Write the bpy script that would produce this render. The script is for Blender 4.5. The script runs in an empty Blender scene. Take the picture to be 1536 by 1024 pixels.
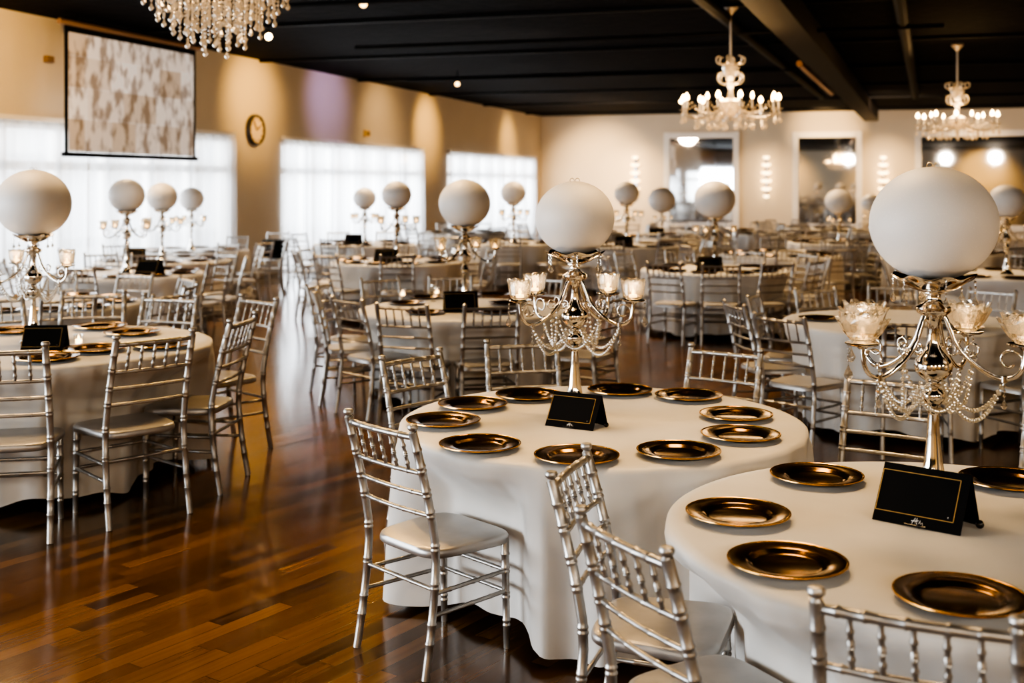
import bpy, math, random
from mathutils import Vector, Matrix
random.seed(7)
S = bpy.context.scene
C = S.collection
PI = math.pi
R = math.radians
F, CX, HY, CZ = 1750.0, 768.0, 275.0, 1.82      # focal length in pixels, principal column, horizon row, eye height

# ------------------------------------------------------------------ helpers
def PX(px, d): return (px - CX) / F * d
def PZ(py, d): return CZ - (py - HY) / F * d

class MB:
    def __init__(s): s.v = []; s.f = []
    def add(s, vs, fs):
        o = len(s.v); s.v += [tuple(v) for v in vs]; s.f += [tuple(i + o for i in f) for f in fs]; return s
    def box(s, c, size, rz=0.0, M=None):
        hx, hy, hz = size[0] / 2, size[1] / 2, size[2] / 2
        m = Matrix.Translation(c) @ Matrix.Rotation(rz, 4, 'Z')
        if M is not None: m = M
        vs = [m @ Vector((x, y, z)) for x in (-hx, hx) for y in (-hy, hy) for z in (-hz, hz)]
        return s.add(vs, [(0, 1, 3, 2), (4, 6, 7, 5), (0, 4, 5, 1), (2, 3, 7, 6), (0, 2, 6, 4), (1, 5, 7, 3)])
    def tube(s, pts, rad, seg=8, cap=True, closed=False):
        pts = [Vector(p) for p in pts]; n = len(pts)
        if not hasattr(rad, '__len__'): rad = [rad] * n
        t0 = (pts[1] - pts[0]).normalized()
        up = Vector((0, 0, 1)) if abs(t0.z) < .9 else Vector((1, 0, 0))
        nx = t0.cross(up).normalized(); vs = []; fs = []
        for i, p in enumerate(pts):
            if closed: t = (pts[(i + 1) % n] - pts[i - 1])
            else: t = pts[min(i + 1, n - 1)] - pts[max(i - 1, 0)]
            if t.length < 1e-9: t = t0.copy()
            t.normalize()
            nx = nx - t * nx.dot(t)
            nx = nx.normalized() if nx.length > 1e-6 else t.orthogonal().normalized()
            b = t.cross(nx)
            for k in range(seg):
                a = 2 * PI * k / seg
                vs.append(p + (nx * math.cos(a) + b * math.sin(a)) * rad[i])
        for i in range(n if closed else n - 1):
            j = (i + 1) % n
            for k in range(seg):
                k2 = (k + 1) % seg
                fs.append((i * seg + k, i * seg + k2, j * seg + k2, j * seg + k))
        if cap and not closed:
            fs.append(tuple(range(seg - 1, -1, -1))); fs.append(tuple((n - 1) * seg + k for k in range(seg)))
        return s.add(vs, fs)
    def lathe(s, prof, seg=24, M=None, mod=None):
        vs = []; fs = []; rows = []
        for (r, z) in prof:
            if r < 1e-6:
                vs.append(Vector((0, 0, z))); rows.append([len(vs) - 1])
            else:
                row = []
                for k in range(seg):
                    a = 2 * PI * k / seg
                    rr, zz = mod(r, z, a) if mod else (r, z)
                    vs.append(Vector((rr * math.cos(a), rr * math.sin(a), zz))); row.append(len(vs) - 1)
                rows.append(row)
        for a, b in zip(rows, rows[1:]):
            for k in range(seg):
                k2 = (k + 1) % seg
                if len(a) == 1 and len(b) == 1: continue
                if len(a) == 1: fs.append((a[0], b[k2], b[k]))
                elif len(b) == 1: fs.append((a[k], a[k2], b[0]))
                else: fs.append((a[k], a[k2], b[k2], b[k]))
        if M is not None: vs = [M @ v for v in vs]
        return s.add(vs, fs)
    def ball(s, c, r, seg=10, rings=6, sz=1.0):
        pr = [(r * math.sin(PI * i / rings), -r * sz * math.cos(PI * i / rings)) for i in range(rings + 1)]
        pr[0] = (0, pr[0][1]); pr[-1] = (0, pr[-1][1])
        return s.lathe(pr, seg, Matrix.Translation(c))
    def octa(s, c, r, h=None):
        h = h or r; c = Vector(c)
        vs = [c + Vector(p) for p in ((r, 0, 0), (0, r, 0), (-r, 0, 0), (0, -r, 0), (0, 0, h), (0, 0, -h))]
        return s.add(vs, [(0, 1, 4), (1, 2, 4), (2, 3, 4), (3, 0, 4), (1, 0, 5), (2, 1, 5), (3, 2, 5), (0, 3, 5)])
    def drop(s, top, L, r):
        return s.lathe([(0, 0), (r * .3, -L * .25), (r, -L * .66), (r * .55, -L * .88), (0, -L)], 6, Matrix.Translation(top))
    def quad(s, a, b, c, d): return s.add([a, b, c, d], [(0, 1, 2, 3)])
    def mesh(s, name, mat, smooth=True, angle=40):
        me = bpy.data.meshes.new(name); me.from_pydata(s.v, [], s.f); me.materials.append(mat)
        if smooth:
            me.polygons.foreach_set('use_smooth', [True] * len(me.polygons))
            try: me.set_sharp_from_angle(angle=R(angle))
            except Exception: pass
        me.update(); return me

def obj(name, mb, mat, parent=None, smooth=True, angle=40, label=None):
    me = mb.mesh(name, mat, smooth, angle) if isinstance(mb, MB) else mb
    o = bpy.data.objects.new(name, me); C.objects.link(o)
    if parent: o.parent = parent
    if label: o['label'] = label
    return o
def tag(o, label, cat, group=None):
    o['label'] = label; o['category'] = cat
    if group: o['group'] = group
    return o
def thing(name, label, cat, loc=(0, 0, 0), rz=0, group=None):
    o = bpy.data.objects.new(name, None); C.objects.link(o); o.empty_display_size = .1
    o.location = loc; o.rotation_euler = (0, 0, rz); tag(o, label, cat, group); return o
def struct(name, mb, mat, parent=None, smooth=False):
    o = obj(name, mb, mat, parent, smooth); o['kind'] = 'structure'; return o
def dup(root):
    r = root.copy(); C.objects.link(r)
    for ch in list(root.children):
        c = ch.copy(); C.objects.link(c); c.parent = r
        for g in list(ch.children):
            d = g.copy(); C.objects.link(d); d.parent = c
    return r

# ------------------------------------------------------------------ materials
def nt(name):
    m = bpy.data.materials.new(name); m.use_nodes = True
    return m, m.node_tree.nodes, m.node_tree.links
def P(name, col, rough=.5, metal=0.0, **kw):
    m, n, l = nt(name); b = n['Principled BSDF']
    b.inputs['Base Color'].default_value = (*col, 1); b.inputs['Roughness'].default_value = rough; b.inputs['Metallic'].default_value = metal
    for k, v in kw.items(): b.inputs[k.replace('_', ' ')].default_value = v
    return m
def E(name, col, st):
    m, n, l = nt(name); b = n['Principled BSDF']
    b.inputs['Base Color'].default_value = (*col, 1); b.inputs['Emission Color'].default_value = (*col, 1); b.inputs['Emission Strength'].default_value = st
    return m
def noise_col(m, scale, lo, hi, inp='Base Color', detail=3, stretch=None):
    n, l = m.node_tree.nodes, m.node_tree.links; b = n['Principled BSDF']
    tc = n.new('ShaderNodeTexCoord'); mp = n.new('ShaderNodeMapping'); t = n.new('ShaderNodeTexNoise'); cr = n.new('ShaderNodeValToRGB')
    if stretch: mp.inputs['Scale'].default_value = stretch
    t.inputs['Scale'].default_value = scale; t.inputs['Detail'].default_value = detail
    l.new(tc.outputs['Object'], mp.inputs[0]); l.new(mp.outputs[0], t.inputs['Vector']); l.new(t.outputs['Fac'], cr.inputs[0])
    cr.color_ramp.elements[0].position = .3; cr.color_ramp.elements[1].position = .7
    cr.color_ramp.elements[0].color = (*lo, 1); cr.color_ramp.elements[1].color = (*hi, 1)
    l.new(cr.outputs[0], b.inputs[inp]); return m
def bump(m, scale, strength, dist=.01):
    n, l = m.node_tree.nodes, m.node_tree.links; b = n['Principled BSDF']
    tc = n.new('ShaderNodeTexCoord'); t = n.new('ShaderNodeTexNoise'); bp = n.new('ShaderNodeBump')
    t.inputs['Scale'].default_value = scale; bp.inputs['Strength'].default_value = strength; bp.inputs['Distance'].default_value = dist
    l.new(tc.outputs['Object'], t.inputs['Vector']); l.new(t.outputs['Fac'], bp.inputs['Height']); l.new(bp.outputs[0], b.inputs['Normal']); return m

M_silver = noise_col(P('silver_paint', (.62, .6, .57), .38, .85), 14, (.36, .345, .325), (.46, .445, .42))
M_seat = noise_col(P('silver_seat', (.6, .585, .56), .4, .7), 9, (.38, .365, .35), (.47, .455, .435))
M_chrome = P('polished_silver', (.78, .74, .68), .1, 1.0)
M_charger = noise_col(P('bronze_lacquer', (.1, .05, .015), .17, .95), 22, (.085, .045, .013), (.17, .09, .026))
M_chargerrim = P('gold_lip', (.55, .31, .09), .22, 1.0)
M_black = P('black_card', (.004, .004, .0045), .6, 0, Specular_IOR_Level=.12)
M_blackshiny = P('black_lacquer', (.008, .008, .009), .2)
M_gold = P('gold_line', (.85, .55, .2), .35, .6, Emission_Strength=.0)
M_white_ink = P('white_ink', (.85, .83, .8), .5)
M_linen = bump(noise_col(P('satin_linen', (.74, .71, .67), .55, 0, Sheen_Weight=.25), 3, (.63, .605, .565), (.72, .695, .655)), 380, .12, .002)
M_mirror = P('mirror_glass', (.8, .8, .8), .03, 1.0)
M_trimwhite = noise_col(P('white_trim', (.8, .76, .7), .5), 4, (.76, .72, .66), (.84, .8, .75))
M_antique = P('antique_silver', (.6, .52, .42), .4, .2)
M_wax = P('candle_sleeve', (.85, .78, .65), .5)
M_bulb = E('bulb_glow', (1, .60, .24), 34)
M_flame = E('flame_glow', (1, .62, .25), 14)
M_spotlens = E('spot_lens', (1, .68, .3), 40)
M_spotdim = E('spot_lens_dim', (1, .6, .22), 8)
M_sconce = E('sconce_glow', (1, .72, .36), 5.5)
M_amber = E('amber_box', (.55, .3, .06), .35)
M_brown = P('brown_box', (.22, .13, .05), .5)

def glassy(name, col, trans, rough=.05, emit=0.0, ecol=(1, .7, .35)):
    m, n, l = nt(name); n.remove(n['Principled BSDF']); out = n['Material Output']
    tr = n.new('ShaderNodeBsdfTransparent'); gl = n.new('ShaderNodeBsdfGlossy'); tl = n.new('ShaderNodeBsdfTranslucent')
    a = n.new('ShaderNodeMixShader'); b = n.new('ShaderNodeMixShader'); fr = n.new('ShaderNodeLayerWeight')
    tr.inputs[0].default_value = (*col, 1); gl.inputs[0].default_value = (1, .97, .92, 1); gl.inputs['Roughness'].default_value = rough
    tl.inputs[0].default_value = (.72, .68, .62, 1); fr.inputs[0].default_value = .45
    a.inputs[0].default_value = 1 - trans
    l.new(tr.outputs[0], a.inputs[1]); l.new(tl.outputs[0], a.inputs[2])
    mth = n.new('ShaderNodeMath'); mth.operation = 'MULTIPLY_ADD'; mth.inputs[1].default_value = .75; mth.inputs[2].default_value = .16
    l.new(fr.outputs['Facing'], mth.inputs[0]); l.new(mth.outputs[0], b.inputs[0])
    l.new(a.outputs[0], b.inputs[1]); l.new(gl.outputs[0], b.inputs[2])
    if emit > 0:  # constant warm glow added to crystal that is no lamp itself
        em = n.new('ShaderNodeEmission'); em.inputs[0].default_value = (*ecol, 1); em.inputs[1].default_value = emit
        ad = n.new('ShaderNodeAddShader'); l.new(b.outputs[0], ad.inputs[0]); l.new(em.outputs[0], ad.inputs[1]); l.new(ad.outputs[0], out.inputs[0])
    else: l.new(b.outputs[0], out.inputs[0])
    return m
M_crystal = glassy('cut_crystal', (.93, .9, .86), .62)
M_cup = glassy('crystal_cup', (.95, .92, .86), .70, .06, .015)
M_bead = glassy('crystal_bead', (.97, .93, .86), .15, .05, .06)
M_glass = glassy('clear_glass', (.96, .97, .98), .93, .02)
M_hangcrystal = glassy('glowing_crystal', (.9, .8, .66), .5, .08, .10, (1, .66, .34))
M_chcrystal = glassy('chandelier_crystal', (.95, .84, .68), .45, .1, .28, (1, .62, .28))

def sheer():
    m, n, l = nt('sheer_voile'); n.remove(n['Principled BSDF']); out = n['Material Output']
    tr = n.new('ShaderNodeBsdfTransparent'); tl = n.new('ShaderNodeBsdfTranslucent'); df = n.new('ShaderNodeBsdfDiffuse')
    a = n.new('ShaderNodeMixShader'); b = n.new('ShaderNodeMixShader')
    for x in (tl, df): x.inputs[0].default_value = (.93, .94, .96, 1)
    a.inputs[0].default_value = .3; l.new(tl.outputs[0], a.inputs[1]); l.new(df.outputs[0], a.inputs[2])
    b.inputs[0].default_value = .46; l.new(tr.outputs[0], b.inputs[1]); l.new(a.outputs[0], b.inputs[2]); l.new(b.outputs[0], out.inputs[0])
    return m
M_sheer = sheer()

def globe_mat():
    m, n, l = nt('frosted_globe'); b = n['Principled BSDF']
    b.inputs['Base Color'].default_value = (.68, .65, .62, 1); b.inputs['Roughness'].default_value = .5
    tc = n.new('ShaderNodeTexCoord'); t = n.new('ShaderNodeTexNoise'); t.inputs['Scale'].default_value = 130; t.inputs['Detail'].default_value = 2
    cr = n.new('ShaderNodeValToRGB'); cr.color_ramp.elements[0].position = .66; cr.color_ramp.elements[1].position = .72
    cr.color_ramp.elements[0].color = (.68, .65, .62, 1); cr.color_ramp.elements[1].color = (1, .97, .92, 1)
    l.new(tc.outputs['Object'], t.inputs['Vector']); l.new(t.outputs['Fac'], cr.inputs[0]); l.new(cr.outputs[0], b.inputs['Base Color'])
    bp = n.new('ShaderNodeBump'); bp.inputs['Strength'].default_value = .25; bp.inputs['Distance'].default_value = .002
    l.new(t.outputs['Fac'], bp.inputs['Height']); l.new(bp.outputs[0], b.inputs['Normal'])
    b.inputs['Subsurface Weight'].default_value = 0.0
    return m
M_globe = globe_mat()

def floor_mat():
    m, n, l = nt('oak_strip_floor'); b = n['Principled BSDF']
    g = n.new('ShaderNodeNewGeometry')
    def dot(v):
        x = n.new('ShaderNodeVectorMath'); x.operation = 'DOT_PRODUCT'; x.inputs[1].default_value = v; l.new(g.outputs['Position'], x.inputs[0]); return x.outputs['Value']
    def mth(op, a, c, d=None):
        x = n.new('ShaderNodeMath'); x.operation = op
        for i, q in enumerate((a, c, d)):
            if q is None: continue
            if isinstance(q, (int, float)): x.inputs[i].default_value = q
            else: l.new(q, x.inputs[i])
        return x.outputs[0]
    W, L = .083, .78
    u, v = dot((.574, .819, 0)), dot((-.819, .574, 0))
    row = mth('FLOOR', mth('DIVIDE', v, W), 0)
    wn = n.new('ShaderNodeTexWhiteNoise'); wn.noise_dimensions = '1D'; l.new(row, wn.inputs['W'])
    u2 = mth('MULTIPLY_ADD', wn.outputs['Value'], 7.0, u)
    plank = mth('FLOOR', mth('DIVIDE', u2, L), 0)
    cb = n.new('ShaderNodeCombineXYZ'); l.new(plank, cb.inputs[0]); l.new(row, cb.inputs[1])
    w2 = n.new('ShaderNodeTexWhiteNoise'); w2.noise_dimensions = '2D'; l.new(cb.outputs[0], w2.inputs['Vector'])
    gv = n.new('ShaderNodeCombineXYZ'); l.new(mth('MULTIPLY', u2, 2.2), gv.inputs[0]); l.new(mth('MULTIPLY', v, 48), gv.inputs[1]); l.new(mth('MULTIPLY', w2.outputs['Value'], 30), gv.inputs[2])
    gr = n.new('ShaderNodeTexNoise'); gr.inputs['Scale'].default_value = 1; gr.inputs['Detail'].default_value = 5; l.new(gv.outputs[0], gr.inputs['Vector'])
    fac = mth('ADD', mth('MULTIPLY', w2.outputs['Value'], .58), mth('MULTIPLY', gr.outputs['Fac'], .46))
    cr = n.new('ShaderNodeValToRGB'); e = cr.color_ramp.elements
    e[0].position = .12; e[0].color = (.022, .009, .0022, 1); e[1].position = .98; e[1].color = (.195, .094, .026, 1)
    x = e.new(.5); x.color = (.106, .049, .013, 1)
    l.new(fac, cr.inputs[0])
    fv = mth('FRACT', mth('DIVIDE', v, W), 0); fu = mth('FRACT', mth('DIVIDE', u2, L), 0)
    gap = mth('MULTIPLY', mth('GREATER_THAN', fv, .022), mth('GREATER_THAN', fu, .003))
    mx = n.new('ShaderNodeMix'); mx.data_type = 'RGBA'; mx.inputs['A'].default_value = (.014, .005, .0015, 1)
    l.new(gap, mx.inputs['Factor']); l.new(cr.outputs[0], mx.inputs['B']); l.new(mx.outputs['Result'], b.inputs['Base Color'])
    rg = mth('MULTIPLY_ADD', gr.outputs['Fac'], .10, .115); l.new(rg, b.inputs['Roughness'])
    bp = n.new('ShaderNodeBump'); bp.inputs['Strength'].default_value = .10; bp.inputs['Distance'].default_value = .002
    hh = mth('ADD', mth('MULTIPLY', gap, .5), mth('MULTIPLY', gr.outputs['Fac'], .35)); l.new(hh, bp.inputs['Height']); l.new(bp.outputs[0], b.inputs['Normal'])
    b.inputs['Specular IOR Level'].default_value = .55
    return m
M_floor = floor_mat()
M_wall = bump(noise_col(P('warm_plaster', (.63, .55, .47), .7), .5, (.585, .505, .385), (.64, .555, .43)), 60, .08)
M_ceil = bump(noise_col(P('black_ceiling', (.006, .006, .007), .8, 0, Specular_IOR_Level=.08), 1.2, (.0006, .0008, .0014), (.002, .0025, .0045)), 6, .4, .05)
M_joist = P('black_steel', (.0015, .0013, .0013), .6, 0, Specular_IOR_Level=.2)
M_glint = P('orange_glint', (.36, .16, .05), .35, .8)

def screen_mat(w, h):
    m, n, l = nt('projected_collage'); b = n['Principled BSDF']
    tc = n.new('ShaderNodeTexCoord'); sp = n.new('ShaderNodeSeparateXYZ'); l.new(tc.outputs['Object'], sp.inputs[0])
    cb = n.new('ShaderNodeCombineXYZ'); l.new(sp.outputs[0], cb.inputs[0]); l.new(sp.outputs[2], cb.inputs[1])
    br = n.new('ShaderNodeTexBrick'); br.inputs['Scale'].default_value = 1; br.inputs['Brick Width'].default_value = .62; br.inputs['Row Height'].default_value = .46
    br.inputs['Mortar Size'].default_value = .004; br.offset = .38; br.squash = 1.4; br.squash_frequency = 2
    br.inputs['Color1'].default_value = (.82, .80, .80, 1); br.inputs['Color2'].default_value = (.50, .41, .31, 1); br.inputs['Mortar'].default_value = (.8, .8, .82, 1)
    l.new(cb.outputs[0], br.inputs['Vector'])
    mp = n.new('ShaderNodeMapping'); mp.inputs['Scale'].default_value = (5.5, 2.6, 1); l.new(cb.outputs[0], mp.inputs[0])
    t = n.new('ShaderNodeTexNoise'); t.inputs['Scale'].default_value = 1; t.inputs['Detail'].default_value = 3; l.new(mp.outputs[0], t.inputs['Vector'])
    cr = n.new('ShaderNodeValToRGB'); cr.color_ramp.elements[0].position = .40; cr.color_ramp.elements[1].position = .53
    cr.color_ramp.elements[0].color = (.16, .095, .04, 1); cr.color_ramp.elements[1].color = (.85, .84, .84, 1); l.new(t.outputs['Fac'], cr.inputs[0])
    mx = n.new('ShaderNodeMix'); mx.data_type = 'RGBA'; mx.blend_type = 'MULTIPLY'; mx.inputs['Factor'].default_value = .72
    l.new(br.outputs['Color'], mx.inputs['A']); l.new(cr.outputs[0], mx.inputs['B'])
    l.new(mx.outputs['Result'], b.inputs['Base Color']); l.new(mx.outputs['Result'], b.inputs['Emission Color']); b.inputs['Emission Strength'].default_value = .5
    b.inputs['Roughness'].default_value = .8
    return m

# ------------------------------------------------------------------ the room
DZ = 2.45; HC = CZ + DZ
A = Vector((-7.15, 16.3)); U = Vector((.298, .9546)).normalized(); N = Vector((U.y, -U.x))
def LW(s, off=0.0, z=0.0):
    p = A + U * s + N * off; return Vector((p.x, p.y, z))
def lw_s(px, off=0.0):
    k = (px - CX) / F; p = A + N * off
    return (k * p.y - p.x) / (U.x - k * U.y)
S_END = (Vector((1.07, 42.6)) - A).dot(U); S_BEG = -21.0; WID = 25.0
K = A + U * S_END; V = N.copy(); Mn = -U
def BW(t, off=0.0, z=0.0):
    p = K + V * t + Mn * off; return Vector((p.x, p.y, z))
def bw_t(px, off=0.0):
    k = (px - CX) / F; p = K + Mn * off
    return (k * p.y - p.x) / (V.x - k * V.y)

cs = [LW(S_BEG), LW(S_END), LW(S_END, WID), LW(S_BEG, WID)]
struct('floor', MB().quad(*[Vector((p.x, p.y, 0)) for p in (cs[0], cs[3], cs[2], cs[1])]), M_floor)
struct('ceiling', MB().quad(*[Vector((p.x, p.y, HC)) for p in cs]), M_ceil)
WZ = 2.66
wins = [(lw_s(-330), lw_s(343)), (lw_s(420), lw_s(629)), (lw_s(670), lw_s(799)), (-19.0, -7.0)]
sb = sorted([S_BEG, S_END] + [x for w in wins for x in w])
wl = MB()
for a, b in zip(sb, sb[1:]):
    hole = any(abs(a - w[0]) < 1e-6 for w in wins)
    if hole: wl.quad(LW(a, 0, WZ), LW(b, 0, WZ), LW(b, 0, HC), LW(a, 0, HC))
    else: wl.quad(LW(a, 0, 0), LW(b, 0, 0), LW(b, 0, HC), LW(a, 0, HC))
struct('wall_left', wl, M_wall)
struct('wall_back', MB().quad(BW(0), BW(WID), BW(WID, 0, HC), BW(0, 0, HC)), M_wall)
struct('wall_right', MB().quad(cs[3], cs[2], cs[2] + Vector((0, 0, HC)), cs[3] + Vector((0, 0, HC))), M_wall)
struct('wall_front', MB().quad(cs[0], cs[3], cs[3] + Vector((0, 0, HC)), cs[0] + Vector((0, 0, HC))), M_wall)
RU = math.atan2(U.y, U.x)
for i, (a, b) in enumerate(wins):
    w = thing('window_%d' % (i + 1), 'x', 'x'); del w['category']; del w['label']; w['kind'] = 'structure'
    fr = MB(); mid = LW((a + b) / 2, -.12, 0)
    for s0 in (a + .03, b - .03): fr.box(LW(s0, -.11, WZ / 2), (.06, .22, WZ), RU)
    fr.box((mid.x, mid.y, WZ - .03), (b - a, .22, .06), RU); fr.box((mid.x, mid.y, .03), (b - a, .22, .06), RU)
    n = max(2, round((b - a) / 1.25))
    for k in range(1, n): fr.box(LW(a + (b - a) * k / n, -.08, WZ / 2), (.13, .06, WZ), RU)
    fr.box((LW((a + b) / 2, -.08).x, LW((a + b) / 2, -.08).y, 2.08), (b - a, .06, .13), RU)
    f = obj('window_frame', fr, M_trimwhite, w, False)
    p = obj('pane', MB().quad(LW(a, -.15, 0), LW(b, -.15, 0), LW(b, -.15, WZ), LW(a, -.15, WZ)), M_glass, w, False)
    f['kind'] = p['kind'] = 'structure'
# ground outside
gm = P('outside_paving', (.5, .5, .5), .8)
struct('ground', MB().quad(LW(S_BEG, -.3, -.02), LW(S_END + 5, -.3, -.02), LW(S_END + 5, -14, -.02), LW(S_BEG, -14, -.02)), gm)
# sheer curtains
CL = ['long sheer white curtain hanging below the projection screen', 'sheer white curtain over the doorway beside the wall clock',
      'sheer white curtain on the window by the room corner']
def curtain(a, b, z0, z1, label, cat='curtain'):
    t = tag(bpy.data.objects.new('sheer_curtain', None), label, cat); C.objects.link(t); t.location = LW((a + b) / 2, .12, 0)
    mb = MB(); n = int((b - a) / .045); vs = []; fs = []
    for k in range(n + 1):
        s = a + (b - a) * k / n
        o1 = .12 + .035 * math.sin(s * 21) + .02 * math.sin(s * 47 + 1)
        for z, kk in ((z1, .6), (z1 * .5, 1.0), (z0, 1.25)):
            vs.append(LW(s, .12 + (o1 - .12) * kk, z) - t.location)
    for k in range(n):
        for j in range(2): fs.append((k * 3 + j, k * 3 + j + 1, k * 3 + 4 + j, k * 3 + 3 + j))
    mb.add(vs, fs); obj('drape', mb, M_sheer, t, angle=180)
    hb = MB().box(LW((a + b) / 2, .1, z1 + .03) - t.location, (b - a + .02, .09, .07), RU); obj('heading_rail', hb, M_trimwhite, t, False)
for i, (a, b) in enumerate(wins[:3]):
    m = a + (b - a) * (.5 if i else .55)
    if i == 1: m = a + (b - a) * .3
    curtain(a - .05, m - .03, .015, WZ + .06, CL[i] + (', nearer panel' if i else ', nearer panel'))
    curtain(m + .03, b + .05, .015, WZ + .06, CL[i] + ', farther panel')
# ceiling joists, ducts
tn = 1
def trim(mb, mat):
    global tn
    struct('trim_%d' % tn, mb, mat); tn += 1
for k in range(7):
    s0 = -2 + k * 4.6
    m = LW(s0, WID / 2, HC - .025); trim(MB().box(m, (.08, WID, .05), RU), M_joist)
def bar(p, q, w, h, z):
    d = Vector((q[0] - p[0], q[1] - p[1])); a = math.atan2(d.y, d.x)
    return MB().box(((p[0] + q[0]) / 2, (p[1] + q[1]) / 2, z), (d.length, w, h), a)
bp, bq = Vector((PX(1165, 14), 14)), Vector((PX(1302, 35), 35))
dv = (bq - bp).normalized(); bq2 = bp + dv * 24.5; bp2 = bp - dv * 12
beam = bar(bp2, bq2, .42, .34, HC - .3); trim(beam, P('dark_beam', (.006, .0035, .002), .6, 0, Specular_IOR_Level=.3))
side = Vector((dv.y, -dv.x))
c0 = bp + dv * 6 - side * .35; c1 = bp + dv * 13 - side * .35
trim(MB().tube([(c0.x, c0.y, HC - .42), (c1.x, c1.y, HC - .42)], .055, 10), M_glint)  # orange tube added to stand for the glint along the beam
for (a1, b1, o) in ((900, 1010, 26), (1330, 1420, 20)):
    p1 = Vector((PX(a1, 10), 10)); trim(MB().tube([(p1.x, p1.y, HC - .16), (p1.x + dv.x * 22, p1.y + dv.y * 22, HC - .16)], .09, 10), M_joist)
for dd in (14.5, 19, 25):
    p1 = Vector((-3.5 + dd * .05, dd)); trim(MB().tube([(p1.x, p1.y, HC - .24), (p1.x + 9 * V.x, p1.y + 9 * V.y, HC - .24)], .03, 8), M_joist)

# ------------------------------------------------------------------ wall things
def at_lw(o, s, off, z):
    p = LW(s, off, z); o.location = p; o.rotation_euler = (0, 0, RU + PI)      # local -Y.. faces into the room along +Y? (see below)
# local frame on the left wall: +X along the wall towards the viewer's right (U), -Y into the room
def lwthing(name, label, cat, s, off, z):
    return thing(name, label, cat, LW(s, off, z), RU)
def bwthing(name, label, cat, t, off, z, group=None):
    return thing(name, label, cat, BW(t, off, z), math.atan2(V.y, V.x), group)
# projection screen
so = .55; s0, s1 = lw_s(97, so), lw_s(293, so); sw = s1 - s0
d0, d1 = LW(s0, so).y, LW(s1, so).y
zb = (PZ(232, d0) + PZ(241, d1)) / 2; zt = (PZ(42, d0) + PZ(78, d1)) / 2
t = lwthing('projection_screen', 'pull-down projection screen showing a sepia photo collage above the sheer curtain', 'projection screen', (s0 + s1) / 2, so, 0)
h = zt - zb
scr = MB(); scr.quad((-sw / 2 + .07, -.01, zb + .06), (sw / 2 - .07, -.01, zb + .06), (sw / 2 - .07, -.01, zt - .05), (-sw / 2 + .07, -.01, zt - .05))
obj('picture', scr, screen_mat(sw, h), t, False, label='projected collage of many small brown and white photos')
bd = MB(); bd.box((-sw / 2 + .035, 0, (zb + zt) / 2), (.07, .012, h)); bd.box((sw / 2 - .035, 0, (zb + zt) / 2), (.07, .012, h)); bd.box((0, 0, zt + .05), (sw, .012, .24))
obj('border', bd, M_black, t, False, label='black border of the screen')
obj('weight_bar', MB().tube([(-sw / 2 - .04, 0, zb + .02), (sw / 2 + .04, 0, zb + .02)], .035, 10), M_black, t)
zh = min(HC - .13, zt + .2)
obj('roller_housing', MB().tube([(-sw / 2 - .12, 0, zh), (sw / 2 + .12, 0, zh)], .045, 12), P('brass_housing', (.42, .27, .17), .35, .6), t, label='brownish roller tube')
for sx in (-1, 1): obj('hanger', MB().box((sx * sw * .42, 0, (zh + HC) / 2), (.03, .03, HC - zh)), M_black, t, False)
# clock
s = lw_s(380); d = LW(s).y; cr_ = 23.5 * d / F
t = lwthing('wall_clock', 'round clock with dark rim on the glowing wall between two windows', 'clock', s, .05, PZ(195, d))
My = Matrix.Rotation(R(90), 4, 'X')
obj('face', MB().lathe([(0, 0.02), (cr_ * .9, 0.02), (cr_ * .9, -.03), (0, -.03)], 32, My), P('clock_face', (.72, .6, .42), .4), t)
obj('rim', MB().lathe([(cr_ * .86, -.03), (cr_ * .86, .05), (cr_ * .93, .06), (cr_, .03), (cr_, -.04)], 32, My), P('clock_rim', (.07, .07, .08), .3, .5), t)
for a, L in ((R(60), .5), (R(-35), .7)):
    m = MB().box((0, 0, 0), (.03, .012, cr_ * L), M=Matrix.Rotation(a, 4, 'Y') @ Matrix.Translation((0, -.032, cr_ * L / 2))); obj('hand', m, M_brown, t, False)
for k in range(12):
    hm = MB().box((0, 0, 0), (.02, .008, .07), M=Matrix.Rotation(k * PI / 6, 4, 'Y') @ Matrix.Translation((0, -.027, cr_ * .76))); obj('hour_mark', hm, M_brown, t, False)
for px, py, m, lab in ((548, 200, M_amber, 'small amber box on the wall above the curtained doorway'), (70, 89, M_brown, 'small brown box on the warm wall beside the projection screen')):
    s = lw_s(px); d = LW(s).y; t = lwthing('wall_box', lab, 'wall box', s, .04, PZ(py, d))
    k_ = 1 if px > 100 else .62
    obj('casing', MB().box((0, 0, 0), (.22 * k_, .08, .15 * k_)), m, t, False); obj('face_plate', MB().box((0, -.045, 0), (.15 * k_, .012, .09 * k_)), M_brown, t, False)
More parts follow.
